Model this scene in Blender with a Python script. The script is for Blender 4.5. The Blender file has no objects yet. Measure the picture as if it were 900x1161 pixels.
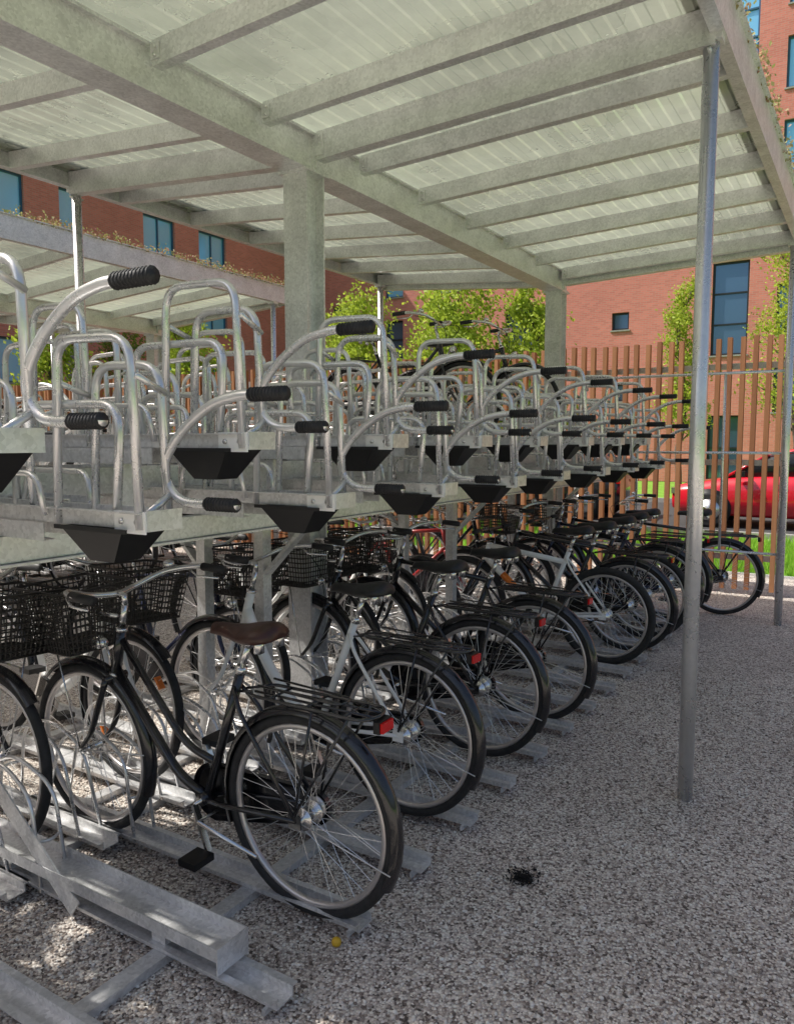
import bpy, math, random
import numpy as np
from mathutils import Vector as V, Matrix
random.seed(7)
R=random.random
U=random.uniform
scene=bpy.context.scene
# ------------------------------------------------------------------ mesh helper
class MB:
    def __init__(s): s.v=[];s.f=[];s.m=[];s.s=[];s.mats=[]
    def mi(s,mat):
        if mat not in s.mats: s.mats.append(mat)
        return s.mats.index(mat)
    def add(s,vs,fs,mat,smooth=False):
        o=len(s.v); k=s.mi(mat)
        s.v.extend([tuple(p) for p in vs])
        for f in fs:
            s.f.append(tuple(i+o for i in f)); s.m.append(k); s.s.append(smooth)
    def box(s,a,b,mat):
        x0,y0,z0=a;x1,y1,z1=b
        vs=[(x0,y0,z0),(x1,y0,z0),(x1,y1,z0),(x0,y1,z0),(x0,y0,z1),(x1,y0,z1),(x1,y1,z1),(x0,y1,z1)]
        s.add(vs,[(0,3,2,1),(4,5,6,7),(0,1,5,4),(1,2,6,5),(2,3,7,6),(3,0,4,7)],mat)
    def hexa(s,vs,mat,smooth=False):
        s.add(vs,[(0,3,2,1),(4,5,6,7),(0,1,5,4),(1,2,6,5),(2,3,7,6),(3,0,4,7)],mat,smooth)
    def bar(s,p,q,w,h,mat,up=V((0,0,1))):
        p=V(p);q=V(q);d=(q-p).normalized()
        r=d.cross(up).normalized()*(w/2);u=r.cross(d).normalized()*(h/2)
        vs=[p-r-u,p+r-u,q+r-u,q-r-u,p-r+u,p+r+u,q+r+u,q-r+u]
        s.hexa(vs,mat)
    def tube(s,pts,r,mat,n=8,closed=False,cap=True,flat=None):
        pts=[V(p) for p in pts];N=len(pts)
        if not isinstance(r,(list,tuple)): r=[r]*N
        tang=[]
        for i in range(N):
            if closed: t=pts[(i+1)%N]-pts[i-1]
            else: t=pts[min(i+1,N-1)]-pts[max(i-1,0)]
            tang.append(t.normalized())
        t0=tang[0]
        ref=V((0,1,0)) if abs(t0.y)<.9 else V((1,0,0))
        nrm=(ref-t0*ref.dot(t0)).normalized()
        vs=[]
        for i in range(N):
            t=tang[i]
            nrm=(nrm-t*nrm.dot(t)).normalized()
            b=t.cross(nrm)
            for k in range(n):
                a=2*math.pi*k/n
                c1=math.cos(a);s1=math.sin(a)
                if flat: c1*=flat
                vs.append(pts[i]+(nrm*c1+b*s1)*r[i])
        fs=[]
        M=N if closed else N-1
        for i in range(M):
            j=(i+1)%N
            for k in range(n):
                l=(k+1)%n
                fs.append((i*n+k,i*n+l,j*n+l,j*n+k))
        if cap and not closed:
            fs.append(tuple(range(n))[::-1]);fs.append(tuple((N-1)*n+k for k in range(n)))
        s.add(vs,fs,mat,n>4)
    def loft(s,rings,mat,smooth=True,cap=True):
        n=len(rings[0]);vs=[p for r in rings for p in r];fs=[]
        for i in range(len(rings)-1):
            for k in range(n):
                l=(k+1)%n
                fs.append((i*n+k,i*n+l,(i+1)*n+l,(i+1)*n+k))
        if cap:
            fs.append(tuple(range(n))[::-1]);fs.append(tuple((len(rings)-1)*n+k for k in range(n)))
        s.add(vs,fs,mat,smooth)
    def mesh(s,name):
        me=bpy.data.meshes.new(name)
        me.from_pydata(s.v,[],s.f)
        for m in s.mats: me.materials.append(m)
        me.polygons.foreach_set('material_index',s.m)
        me.polygons.foreach_set('use_smooth',s.s)
        me.update()
        return me
    def obj(s,name,parent=None): return mkobj(s.mesh(name),name,parent)
def mkobj(me,name,parent=None):
    o=bpy.data.objects.new(name,me)
    scene.collection.objects.link(o)
    if parent: o.parent=parent
    return o
def empty(name,loc=(0,0,0),rot=(0,0,0)):
    o=bpy.data.objects.new(name,None);o.empty_display_size=.2
    scene.collection.objects.link(o);o.location=loc;o.rotation_euler=rot
    return o
def fillet(pts,r,seg=5):
    pts=[V(p) for p in pts];out=[pts[0]]
    for i in range(1,len(pts)-1):
        a,b,c=pts[i-1],pts[i],pts[i+1]
        d1=(a-b);d2=(c-b)
        rr=min(r,d1.length*.49,d2.length*.49)
        p=b+d1.normalized()*rr;q=b+d2.normalized()*rr
        for k in range(seg+1):
            t=k/seg
            out.append(p*(1-t)**2+b*2*t*(1-t)+q*t*t)
    out.append(pts[-1]);return out
def catmull(pts,seg=6):
    P=[V(p) for p in pts];P=[P[0]*2-P[1]]+P+[P[-1]*2-P[-2]];out=[]
    for i in range(1,len(P)-2):
        for k in range(seg):
            t=k/seg
            a,b,c,d=P[i-1:i+3]
            out.append(.5*((2*b)+(c-a)*t+(2*a-5*b+4*c-d)*t*t+(3*b-a-3*c+d)*t**3))
    out.append(P[-2]);return out
# ------------------------------------------------------------------ materials
def newmat(name):
    m=bpy.data.materials.new(name);m.use_nodes=True
    nt=m.node_tree;return m,nt,nt.nodes['Principled BSDF']
def simple(name,col,rough=.5,metal=0,var=0,scale=20,bump=0,spec=None,coat=0):
    m,nt,b=newmat(name)
    b.inputs['Roughness'].default_value=rough;b.inputs['Metallic'].default_value=metal
    if coat: b.inputs['Coat Weight'].default_value=coat
    b.inputs['Base Color'].default_value=(*col,1)
    if not var and not bump: return m
    tc=nt.nodes.new('ShaderNodeTexCoord');n=nt.nodes.new('ShaderNodeTexNoise')
    n.inputs['Scale'].default_value=scale;n.inputs['Detail'].default_value=4
    nt.links.new(tc.outputs['Object'],n.inputs['Vector'])
    if var:
        r=nt.nodes.new('ShaderNodeValToRGB')
        r.color_ramp.elements[0].position=.3;r.color_ramp.elements[1].position=.7
        r.color_ramp.elements[0].color=(*[c*(1-var) for c in col],1)
        r.color_ramp.elements[1].color=(*[min(1,c*(1+var)) for c in col],1)
        nt.links.new(n.outputs['Fac'],r.inputs['Fac']);nt.links.new(r.outputs['Color'],b.inputs['Base Color'])
    if bump:
        bp=nt.nodes.new('ShaderNodeBump');bp.inputs['Strength'].default_value=bump;bp.inputs['Distance'].default_value=.01
        nt.links.new(n.outputs['Fac'],bp.inputs['Height']);nt.links.new(bp.outputs['Normal'],b.inputs['Normal'])
    return m
def galv(name,lo,hi,rough=.42,metal=.4,sc=9,tint=(1,1,1),trans=0,vm=.3,bump=.12):
    m,nt,b=newmat(name);L=nt.links.new
    geo=nt.nodes.new('ShaderNodeNewGeometry')
    vo=nt.nodes.new('ShaderNodeTexVoronoi');vo.inputs['Scale'].default_value=sc*7
    L(geo.outputs['Position'],vo.inputs['Vector'])
    bw=nt.nodes.new('ShaderNodeRGBToBW');L(vo.outputs['Color'],bw.inputs['Color'])
    n=nt.nodes.new('ShaderNodeTexNoise');n.inputs['Scale'].default_value=sc*.5;n.inputs['Detail'].default_value=7;n.inputs['Roughness'].default_value=.65
    L(geo.outputs['Position'],n.inputs['Vector'])
    mx=nt.nodes.new('ShaderNodeMix');mx.data_type='FLOAT';mx.inputs[0].default_value=vm
    L(n.outputs['Fac'],mx.inputs[2]);L(bw.outputs['Val'],mx.inputs[3])
    r=nt.nodes.new('ShaderNodeValToRGB')
    r.color_ramp.elements[0].position=.32;r.color_ramp.elements[1].position=.68
    r.color_ramp.elements[0].color=(*[lo*t for t in tint],1);r.color_ramp.elements[1].color=(*[hi*t for t in tint],1)
    L(mx.outputs[0],r.inputs['Fac']);L(r.outputs['Color'],b.inputs['Base Color'])
    mr=nt.nodes.new('ShaderNodeMapRange');mr.inputs[3].default_value=rough-.06;mr.inputs[4].default_value=rough+.1
    L(mx.outputs[0],mr.inputs[0]);L(mr.outputs[0],b.inputs['Roughness'])
    b.inputs['Metallic'].default_value=metal
    bp=nt.nodes.new('ShaderNodeBump');bp.inputs['Strength'].default_value=bump;bp.inputs['Distance'].default_value=.01
    L(n.outputs['Fac'],bp.inputs['Height']);L(bp.outputs['Normal'],b.inputs['Normal'])
    if trans:
        t=nt.nodes.new('ShaderNodeBsdfTranslucent');L(r.outputs['Color'],t.inputs['Color'])
        mix=nt.nodes.new('ShaderNodeMixShader');mix.inputs[0].default_value=trans
        L(b.outputs[0],mix.inputs[1]);L(t.outputs[0],mix.inputs[2]);L(mix.outputs[0],nt.nodes['Material Output'].inputs[0])
    return m
GALV=galv('galvanised_steel',.58,.86,metal=.5,rough=.36,sc=13)
GALVT=galv('galvanised_tube',.7,.84,rough=.26,metal=.7,sc=10,vm=.15,bump=.04)
SHEET=galv('translucent_roof_sheet',.42,.82,rough=.26,metal=.7,sc=1.1,tint=(.93,1,.82),trans=.24,vm=.08,bump=.4)  # translucency added to lift the light under the roof
RUB=simple('black_rubber',(.018,.018,.02),.6,bump=.2,scale=80)
TYRE=simple('tyre_rubber',(.022,.022,.023),.75,var=.3,scale=40)
PLAS=simple('black_plastic',(.006,.006,.007),.45)
BLK=simple('black_paint',(.012,.012,.015),.22,coat=.6,var=.2,scale=9)
BLUEP=simple('dark_blue_paint',(.02,.025,.06),.25,coat=.5)
WHT=simple('white_paint',(.93,.93,.91),.35,coat=.3)
REDF=simple('red_frame_paint',(.35,.03,.03),.3,coat=.4)
GRYF=simple('grey_frame_paint',(.16,.17,.18),.3,coat=.4)
CHROME=simple('brushed_alloy',(.75,.75,.75),.25,1)
RIM=simple('rim_alloy',(.66,.63,.62),.35,.8)
STEEL=simple('spoke_steel',(.7,.7,.7),.3,.7)
BROWNL=simple('brown_leather',(.05,.017,.011),.4,var=.25,scale=30,bump=.2)
BLACKL=simple('black_saddle',(.015,.015,.016),.5,var=.2,scale=30,bump=.1)
WICK=simple('dark_wire_basket',(.02,.017,.015),.5)
ORANGE=simple('orange_reflector',(.8,.2,.02),.3)
REDR=simple('red_reflector',(.6,.01,.01),.15)
def gravel_mat():
    m,nt,b=newmat('gravel');L=nt.links.new
    geo=nt.nodes.new('ShaderNodeNewGeometry')
    vo=nt.nodes.new('ShaderNodeTexVoronoi');vo.inputs['Scale'].default_value=112
    L(geo.outputs['Position'],vo.inputs['Vector'])
    sep=nt.nodes.new('ShaderNodeSeparateColor');L(vo.outputs['Color'],sep.inputs[0])
    r=nt.nodes.new('ShaderNodeValToRGB');e=r.color_ramp.elements
    e[0].position=0;e[0].color=(.1,.08,.065,1);e[1].position=1;e[1].color=(.98,.94,.86,1)
    for p,c in((.16,(.34,.275,.235)),(.4,(.64,.56,.49)),(.68,(.8,.72,.64)),(.86,(.93,.87,.79))):
        x=e.new(p);x.color=(*c,1)
    L(sep.outputs[0],r.inputs['Fac'])
    n=nt.nodes.new('ShaderNodeTexNoise');n.inputs['Scale'].default_value=1.3;n.inputs['Detail'].default_value=5
    L(geo.outputs['Position'],n.inputs['Vector'])
    mr=nt.nodes.new('ShaderNodeMapRange');mr.inputs[1].default_value=.3;mr.inputs[2].default_value=.7;mr.inputs[3].default_value=.84;mr.inputs[4].default_value=1.08
    L(n.outputs['Fac'],mr.inputs[0])
    d=nt.nodes.new('ShaderNodeMapRange');d.inputs[1].default_value=.4;d.inputs[2].default_value=.8;d.inputs[3].default_value=1;d.inputs[4].default_value=.55
    L(vo.outputs['Distance'],d.inputs[0])
    mu=nt.nodes.new('ShaderNodeMath');mu.operation='MULTIPLY';L(mr.outputs[0],mu.inputs[0]);L(d.outputs[0],mu.inputs[1])
    mx=nt.nodes.new('ShaderNodeVectorMath');mx.operation='SCALE';L(r.outputs['Color'],mx.inputs[0]);L(mu.outputs[0],mx.inputs['Scale'])
    L(mx.outputs[0],b.inputs['Base Color']);b.inputs['Roughness'].default_value=.85
    bp=nt.nodes.new('ShaderNodeBump');bp.invert=True;bp.inputs['Strength'].default_value=.8;bp.inputs['Distance'].default_value=.006
    L(vo.outputs['Distance'],bp.inputs['Height']);L(bp.outputs['Normal'],b.inputs['Normal'])
    return m
GRAVEL=gravel_mat()
def stone_mat():
    m,nt,b=newmat('pebble');L=nt.links.new
    geo=nt.nodes.new('ShaderNodeNewGeometry')
    r=nt.nodes.new('ShaderNodeValToRGB');e=r.color_ramp.elements
    e[0].position=0;e[0].color=(.1,.08,.065,1);e[1].position=1;e[1].color=(.96,.92,.85,1)
    for p,c in((.25,(.4,.33,.285)),(.6,(.74,.66,.585))):
        x=e.new(p);x.color=(*c,1)
    L(geo.outputs['Random Per Island'],r.inputs['Fac']);L(r.outputs['Color'],b.inputs['Base Color']);b.inputs['Roughness'].default_value=.8
    return m
STONE=stone_mat()
def leafmat(name,cols,trans=.4):
    m,nt,b=newmat(name);L=nt.links.new
    geo=nt.nodes.new('ShaderNodeNewGeometry')
    r=nt.nodes.new('ShaderNodeValToRGB');e=r.color_ramp.elements
    e[0].position=0;e[0].color=(*cols[0],1);e[1].position=1;e[1].color=(*cols[-1],1)
    for i,c in enumerate(cols[1:-1]):
        x=e.new((i+1)/(len(cols)-1));x.color=(*c,1)
    L(geo.outputs['Random Per Island'],r.inputs['Fac']);L(r.outputs['Color'],b.inputs['Base Color']);b.inputs['Roughness'].default_value=.6
    t=nt.nodes.new('ShaderNodeBsdfTranslucent');L(r.outputs['Color'],t.inputs['Color'])
    mix=nt.nodes.new('ShaderNodeMixShader');mix.inputs[0].default_value=trans
    L(b.outputs[0],mix.inputs[1]);L(t.outputs[0],mix.inputs[2])
    L(mix.outputs[0],nt.nodes['Material Output'].inputs[0]);return m
LEAF=leafmat('leaves',[(.1,.17,.02),(.2,.28,.03),(.3,.37,.04),(.15,.24,.03)],.5)
LEAF2=leafmat('leaves_light',[(.24,.33,.03),(.5,.6,.07),(.38,.5,.06)],.5)
GRASS=leafmat('grass_blades',[(.18,.38,.02),(.3,.58,.06),(.4,.62,.07)],.4)
SEDUM=leafmat('sedum',[(.4,.16,.11),(.3,.34,.1),(.5,.3,.2),(.26,.32,.08),(.5,.45,.2),(.45,.2,.17)],.3)
BARK=simple('bark',(.13,.1,.08),.9,var=.4,scale=30,bump=.5)
ASPH=simple('asphalt',(.06,.06,.062),.9,var=.25,scale=60,bump=.3)
CONC=simple('concrete',(.35,.34,.32),.85,var=.15,scale=15)
GRND=simple('grass_ground',(.17,.36,.03),.9,var=.3,scale=3)
def wood_mat():
    m,nt,b=newmat('slat_wood');L=nt.links.new
    geo=nt.nodes.new('ShaderNodeNewGeometry')
    r=nt.nodes.new('ShaderNodeValToRGB');e=r.color_ramp.elements
    e[0].color=(.24,.09,.04,1);e[1].color=(.58,.28,.13,1)
    n=nt.nodes.new('ShaderNodeTexNoise');mp=nt.nodes.new('ShaderNodeMapping');mp.inputs['Scale'].default_value=(40,40,2)
    L(geo.outputs['Position'],mp.inputs[0]);L(mp.outputs[0],n.inputs['Vector']);n.inputs['Scale'].default_value=1
    a=nt.nodes.new('ShaderNodeMath');a.operation='ADD';L(n.outputs['Fac'],a.inputs[0]);L(geo.outputs['Random Per Island'],a.inputs[1])
    d=nt.nodes.new('ShaderNodeMath');d.operation='MULTIPLY';d.inputs[1].default_value=.5;L(a.outputs[0],d.inputs[0])
    L(d.outputs[0],r.inputs['Fac']);L(r.outputs['Color'],b.inputs['Base Color']);b.inputs['Roughness'].default_value=.75
    return m
WOOD=wood_mat()
def brick_mat():
    m,nt,b=newmat('red_brick');L=nt.links.new
    geo=nt.nodes.new('ShaderNodeNewGeometry')
    sp=nt.nodes.new('ShaderNodeSeparateXYZ');L(geo.outputs['Position'],sp.inputs[0])
    ad=nt.nodes.new('ShaderNodeMath');L(sp.outputs[0],ad.inputs[0]);L(sp.outputs[1],ad.inputs[1])
    cb=nt.nodes.new('ShaderNodeCombineXYZ');L(ad.outputs[0],cb.inputs[0]);L(sp.outputs[2],cb.inputs[1])
    br=nt.nodes.new('ShaderNodeTexBrick');br.inputs['Scale'].default_value=1
    br.inputs['Brick Width'].default_value=.23;br.inputs['Row Height'].default_value=.075;br.inputs['Mortar Size'].default_value=.007
    br.inputs['Color1'].default_value=(.72,.24,.19,1);br.inputs['Color2'].default_value=(.6,.19,.15,1);br.inputs['Mortar'].default_value=(.56,.34,.29,1)
    L(cb.outputs[0],br.inputs['Vector'])
    n=nt.nodes.new('ShaderNodeTexNoise');n.inputs['Scale'].default_value=.6;n.inputs['Detail'].default_value=6;L(geo.outputs['Position'],n.inputs['Vector'])
    mr=nt.nodes.new('ShaderNodeMapRange');mr.inputs[3].default_value=.85;mr.inputs[4].default_value=1.15;L(n.outputs['Fac'],mr.inputs[0])
    mx=nt.nodes.new('ShaderNodeVectorMath');mx.operation='SCALE';L(br.outputs['Color'],mx.inputs[0]);L(mr.outputs[0],mx.inputs['Scale'])
    L(mx.outputs[0],b.inputs['Base Color']);b.inputs['Roughness'].default_value=.85
    return m
BRICK=brick_mat()
GLASS=simple('sky_blue_window_glass',(.28,.68,1.0),.12,.3)  # blue of the reflected sky painted into the base colour
DGLASS=simple('dark_window_glass',(.12,.22,.34),.06,.6)
FRAMEB=simple('window_frame_blue',(.04,.12,.22),.4)
FRAMED=simple('window_frame_dark',(.02,.025,.03),.4)

# ------------------------------------------------------------------ ground
def sheet(name,x0,x1,y0,y1,z,mat):
    mb=MB();mb.add([(x0,y0,z),(x1,y0,z),(x1,y1,z),(x0,y1,z)],[(0,1,2,3)],mat);return mb.obj(name)
sheet('ground',-400,400,-400,400,-.02,GRND)
sheet('gravel_ground',-16,9,-14,9.9,0,GRAVEL)
sheet('asphalt_road',-60,60,13.9,21,-.012,ASPH)
mb=MB();mb.box((-60,13.75,-.02),(60,13.9,.1),CONC);mb.box((-60,21,-.02),(60,21.15,.1),CONC);mb.obj('kerb')
mb=MB();mb.box((-16,9.9,-.05),(9,9.96,.03),GALV);mb.obj('lawn_edging')
ico=np.array([(0,0,1),(.89,0,.45),(.28,.85,.45),(-.72,.53,.45),(-.72,-.53,.45),(.28,-.85,.45),(.72,.53,-.45),(-.28,.85,-.45),(-.89,0,-.45),(-.28,-.85,-.45),(.72,-.53,-.45),(0,0,-1)])
icf=np.array([(0,1,2),(0,2,3),(0,3,4),(0,4,5),(0,5,1),(1,6,2),(2,7,3),(3,8,4),(4,9,5),(5,10,1),(1,10,6),(2,6,7),(3,7,8),(4,8,9),(5,9,10),(6,11,7),(7,11,8),(8,11,9),(9,11,10),(10,11,6)])
def pebbles(name,N,x0,x1,y0,y1):
    rng=np.random.default_rng(3)
    c=np.stack([rng.uniform(x0,x1,N),y0+(y1-y0)*rng.uniform(0,1,N)**1.3,np.full(N,.002)],1)
    s=rng.uniform(.003,.007,(N,1,1))*rng.uniform(.6,1.25,(N,1,3));s[:,:,2]*=.7
    jit=1+rng.uniform(-.25,.25,(N,12,1))
    a=rng.uniform(0,6.28,N);p=ico[None]*jit*s
    x=p[:,:,0]*np.cos(a)[:,None]-p[:,:,1]*np.sin(a)[:,None];y=p[:,:,0]*np.sin(a)[:,None]+p[:,:,1]*np.cos(a)[:,None]
    p=np.stack([x,y,p[:,:,2]],2)+c[:,None]
    f=(icf[None]+(np.arange(N)*12)[:,None,None]).reshape(-1,3)
    me=bpy.data.meshes.new(name);me.vertices.add(N*12);me.vertices.foreach_set('co',p.reshape(-1))
    me.loops.add(len(f)*3);me.loops.foreach_set('vertex_index',f.reshape(-1).astype(np.int32))
    me.polygons.add(len(f));me.polygons.foreach_set('loop_start',np.arange(0,len(f)*3,3,dtype=np.int32))
    me.materials.append(STONE);me.update(calc_edges=True);me.validate()
    return mkobj(me,name)
pebbles('loose_gravel',42000,-3.2,.5,.9,5.5)

def blades(name,N,regions,mat,h=(.06,.16)):
    vs=[];fs=[]
    for i in range(N):
        x0,x1,y0,y1=random.choice(regions)
        x=U(x0,x1);y=U(y0,y1);a=U(0,6.28);w=.008;hh=U(*h);lx,ly=U(-.05,.05),U(-.05,.05)
        o=len(vs);dx=math.cos(a)*w;dy=math.sin(a)*w
        vs+= [(x-dx,y-dy,-.02),(x+dx,y+dy,-.02),(x+lx,y+ly,hh)];fs.append((o,o+1,o+2))
    mb=MB();mb.add(vs,fs,mat);return mb.obj(name)
blades('grass',42000,[(-9,4,9.98,13.7),(-4,3,9.98,12.5)],GRASS)

# ------------------------------------------------------------------ shelters
def shelter(xc,y0,y1,hl,hr,sl,sr,colY,postY):
    S=empty('bicycle_shelter')
    mb=MB()
    for y in colY:
        mb.box((xc-.08,y-.08,.0),(xc+.08,y-.068,3.07),GALV);mb.box((xc-.08,y+.068,.0),(xc+.08,y+.08,3.07),GALV)
        mb.box((xc-.03,y-.068,0),(xc+.03,y+.068,3.065),GALV)
        mb.box((xc-.15,y-.15,.002),(xc+.15,y+.15,.016),GALV)
        for sx in(-.11,.11):
            for sy in(-.11,.11): mb.tube([(xc+sx,y+sy,.01),(xc+sx,y+sy,.05)],.012,GALV,6)
        mb.box((xc-.1,y-.1,3.055),(xc+.1,y+.1,3.069),GALV)
    mb.obj('columns',S)
    mb=MB()
    mb.box((xc-.085,y0,3.07),(xc+.085,y1,3.084),GALV);mb.box((xc-.06,y0,3.084),(xc+.06,y1,3.256),GALV);mb.box((xc-.085,y0,3.256),(xc+.085,y1,3.27),GALV)
    for y in colY:
        mb.box((xc-.088,y-.006,3.085),(xc+.088,y+.006,3.255),GALV)
    mb.obj('ridge_beam',S)
    ys=[];y=3.88
    while y<y1-.1: ys.append(y);y+=.69
    y=3.03
    while y>y0+.1: ys.append(y);y-=.69
    mb=MB()
    zf=lambda x:3.275+abs(x-xc)*(sl if x<xc else sr)
    def purlin(y,w,h,side):
        xa=xc+.09*side;xb=xc+(hr-.03 if side>0 else -(hl-.03))
        za,zb=zf(xa),zf(xb)
        def slab(ya,yb,ta,tb):
            mb.hexa([(xa,ya,za-ta),(xb,ya,zb-ta),(xb,yb,zb-ta),(xa,yb,za-ta),(xa,ya,za-tb),(xb,ya,zb-tb),(xb,yb,zb-tb),(xa,yb,za-tb)],GALV)
        slab(y-.003,y+.003,h,.002);slab(y+.003,y+w,h,h-.006);slab(y+.003,y+w,.01,.002);slab(y+w-.005,y+w,h-.006,h-.02)
        xx=xa+.05*side;xl,xr=sorted((xa,xx))
        mb.box((xl,y-.012,za-h+.02),(xr,y-.004,za-.02),GALV)
        for zz in(.035,.07): mb.tube([(xa+.028*side,y-.012,za-zz),(xa+.028*side,y-.02,za-zz)],.008,GALVT,6)
    for y in ys:
        for s in(-1,1): purlin(y,.05,.105,s)
    for y in list(colY):
        if y<y0: continue
        for s in(-1,1):
            purlin(y,.07,.15,s)
    mb.obj('purlins',S)
    mb=MB()
    x=xc-hl;per=.11
    xs=[]
    while x<xc+hr-1e-6:
        for dx,dz in((0,0),(.05,0),(.06,.006),(.1,.006)):
            if x+dx<xc+hr: xs.append((x+dx,dz))
        x+=per
    vs=[];fs=[]
    for x,dz in xs: vs+=[(x,y0,zf(x)+dz),(x,y1,zf(x)+dz)]
    for i in range(len(xs)-1): fs.append((2*i,2*i+1,2*i+3,2*i+2))
    mb.add(vs,fs,SHEET);mb.obj('roof_sheet',S)
    mb=MB()
    for x,s in((xc-hl,-1),(xc+hr,1)):
        z=zf(x)
        xa,xb=sorted((x,x+.006*s))
        mb.box((xa,y0,z-.11),(xb,y1,z+.1),GALV)
        xa,xb=sorted((x-.05*s,x));mb.box((xa,y0+.01,z-.11),(xb,y1-.01,z-.104),GALV)
        xa,xb=sorted((x+.006*s,x+.03*s));mb.box((xa,y0,z+.092),(xb,y1,z+.1),GALV)
        xa,xb=sorted((x-.16*s,x-.002*s));mb.box((xa,y0+.02,z+.012),(xb,y1-.02,z+.085),BARK)
    for y,s in((y0,-1),(y1,1)):
        for a,b_ in((xc-hl,xc),(xc,xc+hr)):
            ya,yb=sorted((y,y+.006*s))
            mb.hexa([(a,ya,zf(a)-.11),(b_,ya,zf(b_)-.11),(b_,yb,zf(b_)-.11),(a,yb,zf(a)-.11),(a,ya,zf(a)+.1),(b_,ya,zf(b_)+.1),(b_,yb,zf(b_)+.1),(a,yb,zf(a)+.1)],GALV)
    mb.obj('fascia',S)
    mb=MB()
    for y in postY:
        for x in(xc-hl+.05,xc+hr-.05):
            zt=zf(x)-.1
            mb.tube([(x,y,0),(x,y,zt)],.033,GALVT,14)
            mb.box((x-.05,y-.04,zt-.03),(x+.045,y+.04,zt-.006),GALV)
            mb.tube([(x,y-.05,zt-.07),(x,y+.05,zt-.07)],.009,GALV,6)
    mb.obj('edge_posts',S)
    mb=MB();vs=[];fs=[]
    def clump(x,y,z):
        h=U(.02,.12)
        for k in range(random.randint(4,10)):
            px,py,pz=x+U(-.03,.03),y+U(-.03,.03),z+U(0,h)
            r=U(.007,.017);d=V((U(-1,1),U(-1,1),U(-.3,1))).normalized();e=d.cross(V((R(),R(),R()))).normalized()*r;f=d.cross(e).normalized()*r
            o=len(vs);p=V((px,py,pz));vs.extend([p-e,p-f*.6,p+e,p+f*.6]);fs.append((o,o+1,o+2,o+3))
    for x,s in((xc-hl,-1),(xc+hr,1)):
        y=max(y0,-1)
        while y<y1:
            g=.5+.5*math.sin(y*3.1)+.3*math.sin(y*9)
            for q in range(2 if g>.3 else 1): clump(x+U(-.14,.05)*s,y,zf(x)+.085)
            y+=.015
    x=xc-hl
    while x<xc+hr:
        clump(x,y1-U(0,.1),zf(x)+.09);x+=.03
    mb.add(vs,fs,SEDUM);mb.obj('sedum_planting',S)
    return S
shelter(-2.75,.78,7.55,2.08,2.15,.085,.04,(3.46,7.42),(3.5,7.36))
shelter(-8.55,.78,7.6,2.25,2.25,.06,.06,(3.46,7.42),(3.5,7.36))

# ------------------------------------------------------------------ racks
def tray_mesh(var=0):
    mb=MB();Lt=1.7;w=.055
    mb.box((-Lt,-w,0),(0,w,.004),GALV)
    mb.box((-Lt,-w-.004,0),(0,-w,.045),GALV);mb.box((-Lt,w,0),(0,w+.004,.045),GALV)
    mb.box((-Lt,-w-.02,.041),(-.01,-w-.004,.045),GALV);mb.box((-Lt,w+.004,.041),(-.01,w+.02,.045),GALV)
    mb.box((0,-w-.004,-.005),(.005,w+.004,.05),GALV)
    mb.box((-.12,-w-.008,-.012),(-.0,-w-.004,.048),WHT)
    for bx in(-.03,-.09): mb.tube([(bx,-w-.008,.02),(bx,-w-.014,.02)],.008,GALVT,6)
    mb.box((-1.66,-.07,-.055),(-.42,-.066,-.002),GALV);mb.box((-1.66,.066,-.055),(-.42,.07,-.002),GALV)
    mb.box((-1.6,-.065,-.055),(-.42,-.03,-.051),GALV)
    yy=.066
    path=catmull([(.2,yy,.065),(.1,yy,.063),(.0,yy,.07),(-.055,yy,.115),(-.06,yy,.18),(.01,yy,.26),(.11,yy,.322),(.2,yy,.345),(.27,yy,.348),(.36,yy,.348)],6)
    mb.tube(path,.0135,GALVT,10)
    for (x0,x1,z) in((.09,.2,.064),(.25,.37,.348)):
        mb.tube([(x0,yy,z),(x1,yy,z)],.0165,RUB,10)
        k=x0+.006
        while k<x1:
            mb.tube([(k-.002,yy,z),(k,yy,z),(k+.002,yy,z)],[.017,.0195,.017],RUB,10);k+=.011
    mb.tube([(-.04,yy,.09),(-.04,-.03,.03)],.011,GALVT,8)
    def hoop(xa,xb,yy,h,lean=.0,r=.0125):
        mb.tube(fillet([(xa,yy,.0),(xa-lean,yy,h),(xb+lean,yy,h*1.02),(xb,yy,.0)],.08,6),r,GALVT,8)
    hoop(-.02,-.36,-.062,.5,.02);hoop(-.05,-.36,.062,.44,.02)
    hoop(-.14,-.5,-.04,.33,-.03)
    hoop(-.75,-1.08,-.062,.5,.02);hoop(-.75,-1.12,.062,.42,.0)
    mb.tube([(-.02,-.062,.4),(-.05,.062,.36)],.009,GALVT,6);mb.tube([(-.36,-.062,.4),(-.36,.062,.36)],.009,GALVT,6)
    mb.tube(fillet([(-.4,-.075,.02),(-.42,-.085,.14),(-.72,-.085,.14),(-.74,-.075,.02)],.05,4),.009,GALVT,8)
    mb.tube(fillet([(-.4,.075,.02),(-.42,.085,.14),(-.72,.085,.14),(-.74,.075,.02)],.05,4),.009,GALVT,8)
    a=[(-.33,-.08,-.003),(-.07,-.08,-.003),(-.07,.08,-.003),(-.33,.08,-.003)]
    c=[(-.25,-.045,-.1),(-.15,-.045,-.1),(-.15,.045,-.1),(-.25,.045,-.1)]
    mb.hexa(c+a,PLAS)
    mb.box((-.35,-.085,-.012),(-.05,-.081,.0),PLAS)
    return mb.mesh('upper_tray')
TRAY=tray_mesh()
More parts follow.
